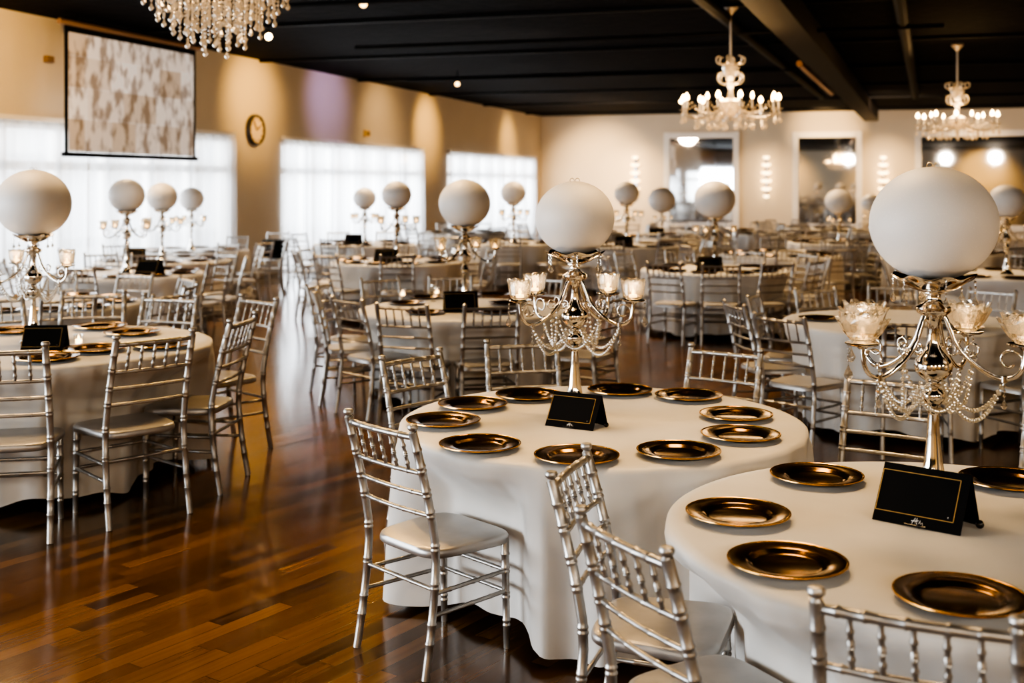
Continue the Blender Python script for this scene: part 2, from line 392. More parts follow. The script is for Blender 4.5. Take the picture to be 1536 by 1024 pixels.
# mirrors and sconces on the back wall
for (xa, xb, yt, lab) in ((1004, 1101, 207, 'tall white framed mirror on the end wall, the one by the room corner'), (1197, 1285, 206, 'white framed mirror on the end wall between two lit sconces'),
                          (1381, 1600, 204, 'wide white framed mirror on the end wall behind the glitter globe')):
    ta, tb = bw_t(xa), bw_t(xb); tm = (ta + tb) / 2; d = BW(tm).y; zt_ = PZ(yt, d); w = tb - ta
    t = bwthing('wall_mirror', lab, 'mirror', tm, .03, 0); zb_ = .45
    obj('glass', MB().quad((-w / 2, -.02, zb_), (w / 2, -.02, zb_), (w / 2, -.02, zt_), (-w / 2, -.02, zt_)), M_mirror, t, False)
    fr = MB(); fw = .2
    fr.box((-w / 2 - fw / 2 + .02, -.03, (zb_ + zt_) / 2), (fw, .1, zt_ - zb_ + 2 * fw)); fr.box((w / 2 + fw / 2 - .02, -.03, (zb_ + zt_) / 2), (fw, .1, zt_ - zb_ + 2 * fw))
    fr.box((0, -.03, zt_ + fw / 2 - .01), (w, .1, fw)); fr.box((0, -.03, zb_ - fw / 2 + .01), (w, .1, fw)); obj('frame', fr, M_trimwhite, t, False)
for px, lab in ((954, 'glowing tiered crystal sconce by the room corner'), (1150, 'glowing tiered crystal sconce between the first two mirrors'), (1325, 'glowing tiered crystal sconce between the square mirror and the wide mirror')):
    tm = bw_t(px); d = BW(tm).y; t = bwthing('wall_sconce', lab, 'sconce', tm, .02, 0, 'wall sconces')
    obj('back_plate', MB().box((0, -.01, PZ(265, d)), (.12, .03, 1.3)), M_chrome, t, False)
    for k, (py, w_) in enumerate(((236, .22), (247, .32), (259, .36), (271, .38), (283, .34), (294, .2))):
        z = PZ(py, d); pr = [(0, z - .06), (w_ * .35, z - .045), (w_ / 2, z), (w_ * .42, z + .03), (0, z + .03)]
        obj('crystal_tier', MB().lathe(pr, 10, Matrix.Translation((0, -.12, 0))), M_sconce, t, False)

# ------------------------------------------------------------------ lights
def light(kind, name, loc, energy, col, size=.2, target=None, angle=60, blend=.6, size_y=None):
    L = bpy.data.lights.new(name, kind); L.energy = energy; L.color = col
    if kind == 'AREA':
        L.size = size
        if size_y: L.shape = 'RECTANGLE'; L.size_y = size_y
    elif kind == 'SPOT': L.spot_size = R(angle); L.spot_blend = blend; L.shadow_soft_size = size
    else: L.shadow_soft_size = size
    o = bpy.data.objects.new(name, L); C.objects.link(o); o.location = loc
    if target is not None: o.rotation_euler = (Vector(target) - Vector(loc)).to_track_quat('-Z', 'Y').to_euler()
    return o
WARM = (1, .655, .31); GOLD = (1, .58, .16); COOL = (.86, .93, 1)
for (a, b) in wins[:3]:
    m = (a + b) / 2; light('AREA', 'window_daylight', LW(m, -1.0, 1.7), (130 if b - a < 9 else 85) * (b - a), COOL, b - a, LW(m, 3, .9), size_y=2.4)
# wall washers
for px, py, e, col, sz in ((30, 95, 430, GOLD, 74), (378, 150, 400, GOLD, 70), (640, 195, 420, GOLD, 62), (762, 215, 300, GOLD, 60), (570, 190, 160, WARM, 80), (490, 150, 150, (.55, .4, 1), 70)):
    s = lw_s(px); d = LW(s).y; tg = LW(s, 0, PZ(py, d)); light('SPOT', 'wall_washer', LW(s - (2.2 if px < 50 else .3), 2.1, HC - .2), e * .95, col, .1, tg, sz, 1)
for px, py, e, sz in ((900, 270, 900, 75), (955, 280, 500, 50), (1150, 285, 420, 50), (1240, 190, 700, 50), (1325, 270, 600, 50), (1460, 260, 600, 60)):
    tt = bw_t(px); d = BW(tt).y; light('SPOT', 'wall_washer', BW(tt, 3.4, HC - .25), e * 1.5, WARM, .1, BW(tt, 0, PZ(py, d)), sz, 1)
for s0 in (-3, 5, 13, 21): light('SPOT', 'wall_fill', LW(s0, 7, HC - .4), 320, (1, .74, .5), .4, LW(s0, 0, 2.0), 120, 1)  # unseen spots added to brighten the window wall
for t0 in (4, 12, 20): light('SPOT', 'wall_fill', BW(t0, 9, HC - .4), 900, (1, .72, .48), .4, BW(t0, 0, 2.2), 110, 1)  # unseen spots added to brighten the end wall
for k in range(3): light('SPOT', 'wall_washer', LW(S_BEG + 2.5, 5 + 7 * k, HC - .3), 1100, GOLD, .1, LW(S_BEG, 5 + 7 * k, 2.0), 100, 1)  # unseen washers added to gild the front wall that the mirrors reflect
for k in range(5): light('SPOT', 'wall_washer', LW(-12 + k * 9, WID - 2.5, HC - .3), 1100, GOLD, .1, LW(-12 + k * 9, WID, 2.0), 100, 1)  # unseen washers added to warm the right wall for the mirrors

def spot_fixture(px, py, z, lens_m, lab, target=None):
    d = (CZ - z) * F / (py - HY); t = thing('ceiling_spotlight', lab, 'spotlight', (PX(px, d), d, z))
    v = (Vector((0, 0, CZ)) - Vector(t.location)); v.z = -1.5 if target is None else v.z; q = v.to_track_quat('-Z', 'Y').to_matrix().to_4x4()
    r = .055
    obj('can', MB().lathe([(0, .16), (r * .8, .16), (r, .1), (r, -.04), (r * .9, -.04), (r * .85, 0)], 16, q), M_joist, t)
    obj('lens', MB().lathe([(0, -.01), (r * .9, -.01), (r * .8, -.03), (0, -.045)], 16, q), lens_m, t)
    obj('bracket', MB().tube([(0, 0, .05), (0, 0, HC - z)], .012, 6), M_joist, t)
    return t
spot_fixture(403, 55, 4.02, M_spotlens, 'bright round spotlight on the black ceiling beside the raindrop chandelier', 1)
spot_fixture(686, 126, 3.98, M_spotdim, 'small amber-lit spotlight on the ceiling above the curtained doorway')
spot_fixture(1022, 152, 3.95, M_spotlens, 'tiny glowing spotlight beside the candle chandelier rod', 1)
spot_fixture(545, 6, 4.1, M_spotdim, 'small dim spotlight high on the black ceiling')
# table spots from the ceiling
for (x, y, e) in ((.5, 3.4, 330), (1.9, 4.6, 300), (-2.6, 6.4, 300), (-.4, 9.2, 270), (3.2, 9.6, 320), (-4.4, 10.5, 230), (2.5, 14, 330), (-4.5, 14.6, 240), (-1.3, 15.6, 240), (6, 14.5, 300), (-1.8, 20, 260), (1.5, 20.5, 300), (5.5, 20.5, 320), (3, 27, 330), (8, 26, 330)):
    light('SPOT', 'table_spot', (x - .8, y + 1.2, HC - .3), e * (1.35 if y < 12 else 2.7), WARM, .45, (x, y, 0), 110, 1)
for (x, y, e) in ((-1.1, 8.2, 300), (-1.2, 4.4, 330), (-2.2, 4.0, 200)): light('SPOT', 'aisle_spot', (x, y + 3.4, HC - .3), e, GOLD, .1, (x, y, 0), 50, .8)
# unseen fill spots added behind the viewpoint; daylight from further along the window wall
for (x, y, e) in ((-3.2, -4, 300), (.4, -4.5, 330), (3.6, -3.5, 360), (7, -2.5, 380)): light('SPOT', 'rear_fill', (x, y, 3.5), e, (1, .84, .66), .35, (x * .6, y + 9, .6), 130, .6)
light('AREA', 'side_daylight', LW(-13, -.5, 1.7), 1900, COOL, 12, LW(-9, 6, .9), size_y=2.4)
w = bpy.data.worlds.new('sky'); S.world = w; w.use_nodes = True
w.node_tree.nodes['Background'].inputs[0].default_value = (.93, .96, 1, 1); w.node_tree.nodes['Background'].inputs[1].default_value = 2.6

# ------------------------------------------------------------------ chiavari chair
def bamboo(pts, r, seg, rings, ring_w=.004, amp=1.15, r_end=None):
    """tube along a polyline with bamboo rings at the given distances (metres from the start)"""
    pts = [Vector(p) for p in pts]; ds = [0]
    for a, b in zip(pts, pts[1:]): ds.append(ds[-1] + (b - a).length)
    T = ds[-1]; st = {0.0: 1.0, T: 1.0}
    for x in ds: st[x] = 1.0
    for g in rings:
        for o, k in ((-ring_w * 1.6, 1.0), (-ring_w * .7, amp), (ring_w * .7, amp), (ring_w * 1.6, 1.0)):
            if 0 < g + o < T: st[g + o] = k
    P_, Rr = [], []
    for x in sorted(st):
        i = 0
        while i < len(ds) - 2 and x > ds[i + 1]: i += 1
        u = (x - ds[i]) / max(ds[i + 1] - ds[i], 1e-9); P_.append(pts[i].lerp(pts[i + 1], u))
        rb = r if r_end is None else r + (r_end - r) * x / T
        Rr.append(rb * st[x])
    return MB().tube(P_, Rr, seg)
def spline(pts, n):
    pts = [Vector(p) for p in pts]; out = []
    for i in range(len(pts) - 1):
        p0, p1, p2, p3 = pts[max(i - 1, 0)], pts[i], pts[i + 1], pts[min(i + 2, len(pts) - 1)]
        for k in range(n):
            t = k / n; out.append(.5 * ((2 * p1) + (p2 - p0) * t + (2 * p0 - 5 * p1 + 4 * p2 - p3) * t * t + (3 * p1 - p0 - 3 * p2 + p3) * t ** 3))
    out.append(pts[-1]); return out
def back_y(z):
    return -.20 - .10 * max(0, (z - .46) / .44) ** 1.3 - .055 * max(0, (.44 - z) / .44) ** 1.5
def chair_parts(lod):
    """list of (name, mesh) in chair space: origin on the floor under the seat, +Y is the front"""
    seg = (12, 7, 4)[lod]; out = []
    for s in (-1, 1):
        pts = [(s * (.214 - .012 * z / .9), back_y(z), z) for z in [x * .915 / (11 if lod < 2 else 5) for x in range((11 if lod < 2 else 5) + 1)]]
        rg = [.13, .20, .33, .347, .47, .487, .60, .617, .68, .70, .777, .795, .86] if lod == 0 else ([.2, .34, .48, .61, .69, .77] if lod == 1 else [])
        mb = bamboo(pts, .0155, seg, rg, r_end=.0165)
        if lod < 2: mb.lathe([(0, -.004), (.0145, -.002), (.011, .006), (.019, .014), (.0205, .022), (.016, .030), (0, .033)] if lod == 0 else [(.016, 0), (.019, .014), (0, .03)], 12 if lod == 0 else 7, Matrix.Translation((s * .202, back_y(.915), .913)))
        out.append(('back_post', mb, M_silver))
    for s in (-1, 1):
        rg = [.09, .11, .20, .217, .30, .317, .37] if lod == 0 else ([.1, .22, .31] if lod == 1 else [])
        out.append(('front_leg', bamboo([(s * .192, .172, 0), (s * .19, .168, .22), (s * .188, .165, .425)], .0135, seg, rg, r_end=.0165), M_silver))
    # seat
    vs = []; fs = []; n = 36 if lod == 0 else (20 if lod == 1 else 12)
    lay = [(.97, .417), (1.0, .424), (1.0, .440), (.975, .451), (.9, .455), (.5, .452)] if lod == 0 else [(1, .42), (1, .44), (.95, .455)]
    for (k, z) in lay:
        for i in range(n):
            a = 2 * PI * i / n; c, s_ = math.cos(a), math.sin(a); e = .42
            x = math.copysign(abs(c) ** e, c); y = math.copysign(abs(s_) ** e, s_)
            hw = .212 + .02 * y; vs.append((x * hw * k, .0 + y * .205 * k, z))
    for j in range(len(lay) - 1):
        for i in range(n): fs.append((j * n + i, j * n + (i + 1) % n, (j + 1) * n + (i + 1) % n, (j + 1) * n + i))
    fs.append(tuple(range(n - 1, -1, -1))); fs.append(tuple((len(lay) - 1) * n + i for i in range(n)))
    out.append(('seat', MB().add(vs, fs), M_seat))
    def rail(z, r, rings, bow=.012):
        y = back_y(z); pts = [(x, y - bow * (1 - (x / .19) ** 2), z) for x in ((-.203, -.13, -.065, 0, .065, .13, .203) if lod == 0 else (-.203, 0, .203))]
        return bamboo(pts, r, max(4, seg - 2), rings if lod < 2 else [], .004)
    out.append(('crest_rail', rail(.895, .0125, [.045, .105, .19, .275, .335]), M_silver))
    for z, r in ((.757, .0095), (.675, .009), (.594, .009)):
        out.append(('back_rail', rail(z, r, [.05, .12, .26, .33] if lod == 0 else [.1, .28]), M_silver))
    for k in range(5):
        x = (k - 2) * .066; b_ = -.012 * (1 - (x / .19) ** 2)
        out.append(('spindle', bamboo([(x, back_y(.757) + b_, .757), (x, back_y(.826) + b_, .826), (x, back_y(.895) + b_, .895)], .0068, max(4, seg - 4), [.03, .062, .07, .1] if lod == 0 else ([.065] if lod == 1 else []), .005, 1.4), M_silver))
    for s in (-1, 1):
        for z in (.305, .225): out.append(('side_stretcher', bamboo([(s * .209, back_y(z), z), (s * .192, .168, z)], .0085, max(4, seg - 4), [.08, .2, .3] if lod < 2 else [], .004), M_silver))
    for z in (.305, .225): out.append(('front_stretcher', bamboo([(-.19, .168, z), (.19, .168, z)], .0085, max(4, seg - 4), [.08, .19, .3] if lod < 2 else [], .004), M_silver))
    out.append(('rear_stretcher', bamboo([(-.208, back_y(.32), .32), (.208, back_y(.32), .32)], .0085, max(4, seg - 4), [.1, .19, .28] if lod < 2 else [], .004), M_silver))
    return out
chair_mesh = {0: None, 1: None, 2: None}
def chair_proto(lod):
    if lod < 2:
        return [(n, mb.mesh(n, m, True, 50)) for n, mb, m in chair_parts(lod)]
    a = MB()
    for n, mb, m in chair_parts(2): a.add(mb.v, mb.f)
    return a.mesh('chiavari_chair', M_silver, True, 50)
def make_chair(lod, label, group):
    if chair_mesh[lod] is None: chair_mesh[lod] = chair_proto(lod)
    if lod == 2: return tag(obj('chiavari_chair', chair_mesh[2], None), label, 'chair', group)
    t = thing('chiavari_chair', label, 'chair', group=group)
    for n, me in chair_mesh[lod]: obj(n, me, None, t)
    return t
HOURS = ['twelve', 'one', 'two', 'three', 'four', 'five', 'six', 'seven', 'eight', 'nine', 'ten', 'eleven']
def hour(a, used):
    h0 = round((90 - a) / 30.0) % 12
    for k in (0, 1, -1, 2, -2, 3, -3):
        h = (h0 + k) % 12
        if h not in used: used.add(h); return HOURS[h]
    return HOURS[h0]

# ------------------------------------------------------------------ tablecloth, chargers, sign, candelabra
def cloth_mesh(rad, z, dents=(), seed=0, n=240, m=26):
    rnd = random.Random(seed); ph = [rnd.uniform(0, 2 * PI) for _ in range(6)]
    mb = MB(); vs = []; fs = []; rows = []
    for k in (0.0, .3, .6, .85, .955): rows.append((rad * k, z, 0.0, 0))
    rows.append((rad * .985, z - .0015, 0, 0)); rows.append((rad, z - .009, 0, 0)); rows.append((rad * 1.006, z - .022, .02, 1))
    for j in range(1, m + 1):
        v = j / m; rows.append((rad * 1.006, z - .022 - (z - .022 - .06) * v, v, 1))
    vs.append((0, 0, z))
    for (r0, zz, v, side) in rows[1:]:
        for k in range(n):
            a = 2 * PI * k / n; r = r0; z2 = zz
            if side:
                amp = .016 * min(1, v * 7) + .058 * v ** .8
                w = .55 * math.sin(11 * a + ph[0] + .7 * math.sin(3 * a + ph[1])) + .38 * math.sin(17 * a + ph[2] + math.sin(2 * a + ph[3])) + .34 * math.sin(31 * a + ph[4] + math.sin(5 * a)) * (.6 + .4 * math.sin(4 * a + ph[2]))
                w = w + .35 * (abs(w) - .4)
                r = r0 - .012 * v + amp * w
                z2 = zz + (.022 * math.sin(5 * a + ph[5]) + .014 * math.sin(13 * a + ph[1])) * v
                for (da, rf, hw) in dents:
                    dl = (a - da + PI) % (2 * PI) - PI
                    if abs(dl) > 1: continue
                    lat = r * math.sin(dl); lim = rf / max(.3, math.cos(dl)) - .025
                    if r > lim:
                        kx = 1 - min(1, max(0, (abs(lat) - hw) / .13)); kx = kx * kx * (3 - 2 * kx)
                        kz = min(1, max(0, (.74 - zz / z * .76) / .24)); kz = kz * kz * (3 - 2 * kz)
                        r += (lim - .016 * v * (1 + w) - r) * kx * kz
            vs.append((r * math.cos(a), r * math.sin(a), z2))
    for k in range(n): fs.append((0, 1 + k, 1 + (k + 1) % n))
    for j in range(len(rows) - 2):
        for k in range(n):
            b0, b1 = 1 + j * n, 1 + (j + 1) * n; k2 = (k + 1) % n
            fs.append((b0 + k, b1 + k, b1 + k2, b0 + k2))
    mb.add(vs, fs); return mb.mesh('tablecloth', M_linen, True, 75)
far_cloth = [cloth_mesh(.9, .76, (), 50 + i, 110, 10) for i in range(3)]

def plate_meshes():
    pr = [(0, .006), (.088, .006), (.100, .009), (.109, .017), (.116, .0195), (.152, .0235), (.158, .0235)]
    under = [(.158, .020), (.116, .0155), (.1, .003), (.07, .0), (0, .0)]
    top = MB().lathe(pr + under, 56); lip = MB().lathe([(.1575, .0240), (.1605, .0262), (.1645, .0250), (.1650, .0215), (.1615, .0190), (.1575, .0195), (.1575, .0240)], 56)
    return top.mesh('well', M_charger, True, 35), lip.mesh('lip', M_chargerrim, True, 60)
PW, PLIP = plate_meshes()
lo = MB().lathe([(0, .006), (.095, .006), (.115, .018), (.165, .024), (.165, .019), (.1, 0), (0, 0)], 22).mesh('charger_plate', M_charger, True, 35)
PG = 'bronze charger plates'
def charger(x, y, z, label, lod, sc=1.0, group=None):
    if lod == 0:
        t = thing('charger_plate', label, 'charger plate', (x, y, z), random.uniform(0, 6), group)
        obj('well', PW, None, t); obj('lip', PLIP, None, t, label='thin gold lip')
    else:
        t = tag(obj('charger_plate', lo, None), label, 'charger plate', group); t.location = (x, y, z)
    t.scale = (sc,) * 3; return t

def sign_meshes():
    w, h, tl, bk = .245, .145, .092, .062; out = []
    fp = MB(); th = .003
    fp.add([(-w / 2, 0, 0), (w / 2, 0, 0), (w / 2, tl, h), (-w / 2, tl, h), (-w / 2, th, 0), (w / 2, th, 0), (w / 2, tl + th, h), (-w / 2, tl + th, h)],
           [(0, 1, 2, 3), (5, 4, 7, 6), (0, 3, 7, 4), (1, 5, 6, 2), (3, 2, 6, 7), (0, 4, 5, 1)])
    out.append(('front_panel', fp, M_black))
    b2 = MB(); y0, y1 = tl + .002, tl + bk
    b2.add([(-w / 2, y0, h - .002), (w / 2, y0, h - .002), (w / 2, y1, 0), (-w / 2, y1, 0), (-w / 2, y0 + th, h - .002), (w / 2, y0 + th, h - .002), (w / 2, y1 + th, 0), (-w / 2, y1 + th, 0)],
           [(0, 1, 2, 3), (5, 4, 7, 6), (0, 3, 7, 4), (1, 5, 6, 2), (0, 4, 5, 1), (3, 2, 6, 7)])
    out.append(('back_panel', b2, M_black))
    def on(u, v): return Vector((-w / 2 + u * w, tl * v - .0012, h * v))
    g = MB(); q = [on(.012, .19), on(.90, .19), on(.90, .885), on(.012, .885)]
    for a, b in zip(q, q[1:] + q[:1]): g.tube([a, b], .00115, 6)
    out.append(('border', g, M_gold))
    e = MB()
    for st in ([(.455, .03), (.485, .13), (.49, .04), (.505, .135), (.51, .03)], [(.445, .075), (.50, .08), (.525, .095)], [(.53, .03), (.545, .10), (.55, .03), (.57, .07), (.58, .03)]):
        e.tube([on(u, v + .025) for u, v in st], .0010, 5)
    e.tube([on(.835, .24), on(.837, .262)], .0009, 5)
    out.append(('emblem', e, M_white_ink))
    f = MB(); f.ball((w / 2 + .018, tl + .01, .012), .012, 10, 6); f.tube([(w / 2 - .03, tl + .02, .014), (w / 2 + .018, tl + .01, .012)], .005, 8)
    out.append(('easel_foot', f, M_blackshiny))
    f2 = MB(); f2.ball((.012, -.002, .006), .0065, 10, 6); f2.tube([(-.03, -.002, .004), (.03, -.002, .004)], .0035, 8); out.append(('easel_lip', f2, M_blackshiny))
    return [(n, m.mesh(n, mt, True, 30)) for n, m, mt in out]
SIGN = sign_meshes()
def sign(x, y, z, rz, label, full, sc=1.0):
    t = thing('table_sign', label, 'table sign', (x, y, z), rz)
    for n, me in SIGN:
        if full or n in ('front_panel', 'back_panel', 'border'): obj(n, me, None, t, label={'border': 'thin gold border line', 'emblem': 'small white script mark'}.get(n))
    t.scale = (sc,) * 3; return t

# candelabra: heights measured from the table top, holder rim at .753
STEM = [(0, 0), (.086, 0), (.090, .006), (.082, .018), (.060, .036), (.047, .056), (.046, .066), (.049, .072), (.047, .080), (.038, .092), (.029, .15), (.021, .23), (.0165, .30), (.019, .312), (.028, .317), (.028, .322), (.016, .328), (.028, .34),
        (.037, .355), (.037, .368), (.027, .383), (.016, .39), (.022, .394), (.024, .399), (.016, .403), (.036, .417), (.056, .438), (.062, .458), (.057, .478), (.04, .497), (.026, .515), (.019, .54), (.016, .57), (.02, .60), (.034, .622), (.052, .634), (.056, .642), (.056, .652),
        (.042, .660), (.028, .668), (.021, .682), (.024, .694), (.034, .698), (.034, .702), (0, .704)]
ARM = [(.014, .640), (.034, .622), (.05, .585), (.066, .545), (.09, .508), (.13, .470), (.175, .442), (.215, .432), (.248, .443), (.270, .470), (.277, .505), (.278, .532)]
def arm_mb(seg, n):
    mb = MB(); pts = spline([(r, 0, z) for r, z in ARM], n); mb.tube(pts, [.0085 - .0015 * i / len(pts) for i in range(len(pts))], seg)
    def scroll(cx, cz, r0, a0, turns, sg=1, rr=.0035):
        k = 22; ps = [(cx + r0 * (1 - .55 * i / k) * math.cos(a0 + sg * turns * 2 * PI * i / k), 0, cz + r0 * (1 - .55 * i / k) * math.sin(a0 + sg * turns * 2 * PI * i / k)) for i in range(k + 1)]
        mb.tube(ps, [rr] * (k + 1), max(5, seg - 3))
    scroll(.118, .522, .026, R(200), 1.15); scroll(.058, .515, .020, R(10), 1.1, -1)
    scroll(.232, .492, .040, R(-45), 1.0, 1, .004); 
    mb.lathe([(0, -.014), (.012, -.012), (.02, -.004), (.048, .0), (.056, .006), (.054, .009), (.02, .004), (0, .004)], 20, Matrix.Translation((.278, 0, .54)))
    mb.tube([(.215, 0, .423), (.215, 0, .441)], .011, 8)
    return mb
def cup_mb(seg, flower):
    def mod(r, z, a):
        if z < .012: return r, z
        k = (z - .008) / .09; d = .11 * math.sin(seg / 2 * a) * (1 if int(z * 80) % 2 else -1) if seg > 20 else .04 * math.sin(6 * a)
        return r * (1 + d * min(1, k + .3)), z + (.004 * math.cos(8 * a) if z > .085 else 0)
    pr = [(0, .002), (.03, .004), (.040, .012), (.048, .026), (.050, .042), (.052, .058), (.054, .074), (.057, .090), (.055, .094), (.050, .088), (.045, .05), (.034, .018), (0, .012)]
    mb = MB().lathe(pr, seg, None, mod)
    if flower:
        for j, (rb, rt, zt_) in enumerate(((.034, .078, .084), (.032, .070, .104))):
            for k in range(8):
                a = 2 * PI * (k + .5 * j) / 8; vs = []; fs = []
                for (u, wd) in ((0, .4), (.4, .98), (.78, .95), (1, .45)):
                    rr = rb + (rt - rb) * u ** .75; zz = .01 + (zt_ - .01) * u
                    for sgn in (-1, 0, 1): 
                        aa = a + sgn * .42 * wd; q = rr * (1.0 if sgn else 1.13); vs.append((q * math.cos(aa), q * math.sin(aa), zz))
                for u in range(3):
                    for v in range(2): fs.append((u * 3 + v, u * 3 + v + 1, u * 3 + 4 + v, u * 3 + 3 + v))
                mb.add(vs, fs)
    return mb
def garland_mb(p, q, sag, r=.0074, step=.0156, seg=7):
    p, q = Vector(p), Vector(q); n = max(6, int(((q - p).length + sag * 1.6) / step)); mb = MB(); pts = []
    for i in range(n + 1):
        u = i / n; v = p.lerp(q, u); v.z -= sag * 4 * u * (1 - u); pts.append(v)
    mb.tube(pts, .0009, 4)
    for v in pts: mb.ball(v, r, seg, 5)
    return mb
def pendant_mb(L, drop, r):
    mb = MB(); n = max(1, int(L / .014)); mb.tube([(0, 0, 0), (0, 0, -L)], .0009, 4)
    for i in range(n): mb.ball((0, 0, -(i + .5) * L / n), .0050, 7, 5)
    mb.drop((0, 0, -L), drop, r); return mb
AZ = [R(a) for a in (203, 335, 50, 128)]
def bowl_mb(seg):
    mod = lambda r, z, a: (r * (1 + .05 * math.cos(8 * a) * (1 if z > .735 else .3)), z + (.006 * math.cos(8 * a) if z > .745 else 0))
    return MB().lathe([(.02, .700), (.045, .703), (.078, .716), (.105, .735), (.130, .750), (.134, .756), (.127, .754), (.10, .741), (.06, .722), (0, .716)], seg, None, mod)
def sphere_mb(seg, rings): return MB().ball((0, 0, 0), 1.0, seg, rings)
CM = {}
def cand_meshes():
    CM['stem'] = MB().lathe(STEM, 40).mesh('stem', M_chrome, True, 50)
    CM['bowl'] = bowl_mb(64).mesh('holder_bowl', M_chrome, True, 60)
    CM['arm'] = arm_mb(12, 5).mesh('arm', M_chrome, True, 50)
    CM['cup'] = cup_mb(28, False).mesh('candle_cup', M_cup, False)
    CM['cupf'] = cup_mb(28, True).mesh('candle_cup', M_cup, False)
    CM['flame'] = MB().lathe([(0, .014), (.018, .014), (.018, .026), (.004, .027), (.008, .034), (.006, .044), (0, .055)], 10).mesh('tealight', M_flame)
    CM['globe'] = sphere_mb(56, 32).mesh('globe', M_globe)
    CM['pendL'] = pendant_mb(.055, .058, .017).mesh('crystal_pendant', M_crystal, False)
    CM['pendS'] = pendant_mb(.05, .036, .011).mesh('crystal_pendant', M_crystal, False)
    def pol(r, a, z): return (r * math.cos(a), r * math.sin(a), z)
    g = []
    for i in range(4):
        a, b = AZ[i], AZ[(i + 1) % 4]
        g.append(garland_mb(pol(.215, a, .424), pol(.04, a + .5, .40), .09)); g.append(garland_mb(pol(.215, a, .424), pol(.04, a - .5, .40), .12))
    for a, b in ((0, 1), (1, 2), (2, 3), (3, 0)): g.append(garland_mb(pol(.12, AZ[a], .468), pol(.12, AZ[b], .468), .15))
    CM['gar'] = [x.mesh('bead_garland', M_bead) for x in g]
    # lighter meshes for the far ones
    CM['stem1'] = MB().lathe(STEM[::2] + [STEM[-1]], 14).add(*(lambda b: (b.v, b.f))(bowl_mb(16))).mesh('stem', M_chrome)
    a1 = arm_mb(6, 2); CM['arm1'] = a1.mesh('arm', M_chrome)
    CM['cup1'] = cup_mb(12, False).mesh('candle_cup', M_cup, False)
    CM['globe1'] = sphere_mb(32, 18).mesh('globe', M_globe)
cand_meshes()
def candelabra(x, y, tz, zg, rg, label, lod, rot=0.0, flower=False, oblate=.93, lights=0):
    sc = (zg - rg * oblate * .93 - tz) / .753
    t = thing('globe_candelabra', label, 'candelabra', (x, y, tz), rot)
    k = '' if lod == 0 else '1'
    st = obj('stem', CM['stem' + k], None, t); st.scale = (sc,) * 3
    if lod == 0: obj('holder_bowl', CM['bowl'], None, t).scale = (sc,) * 3
    for a in AZ:
        ar = obj('arm', CM['arm' + k], None, t); ar.rotation_euler = (0, 0, a); ar.scale = (sc,) * 3
        cu = obj('candle_cup', CM['cup1'] if lod else CM['cupf' if flower else 'cup'], None, ar, label='sparkling cut crystal candle cup'); cu.location = (.278, 0, .545)
        if lod == 0 or lod == 1:
            fl = obj('tealight', CM['flame'], None, ar, label='lit tealight'); fl.location = (.278, 0, .545)
        if lights:
            p = t.matrix_basis @ Vector((.278 * sc * math.cos(a), .278 * sc * math.sin(a), .62 * sc))
            light('POINT', 'candle_light', p, lights, (1, .72, .44), .02)
        if lod == 0:
            pe = obj('crystal_pendant', CM['pendL'], None, ar); pe.location = (.332, 0, .54)
            pe = obj('crystal_pendant', CM['pendS'], None, ar); pe.location = (.215, 0, .42)
    if lod == 0:
        for me in CM['gar']: obj('bead_garland', me, None, t, label='string of round crystal beads').scale = (sc,) * 3
        for i in range(6):
            a = R(30 + 60 * i); pe = obj('crystal_pendant', CM['pendS'], None, t); pe.location = (.13 * sc * math.cos(a), .13 * sc * math.sin(a), .748 * sc); pe.scale = (sc,) * 3
    g = obj('globe', CM['globe' + k], None, t, label='frosted white globe'); g.location = (0, 0, zg - tz); g.scale = (rg, rg, rg * oblate)
    if lod == 0:
        h = MB()
        for dx in (-.012, .012): h.tube([(dx + .010 * math.cos(q * PI / 4), 0, .004 + .010 * math.sin(q * PI / 4)) for q in range(8)], .0016, 5, closed=True)
        ho = obj('wire_hook', h, M_chrome, t); ho.location = (0, 0, zg - tz + rg * oblate)
    return t

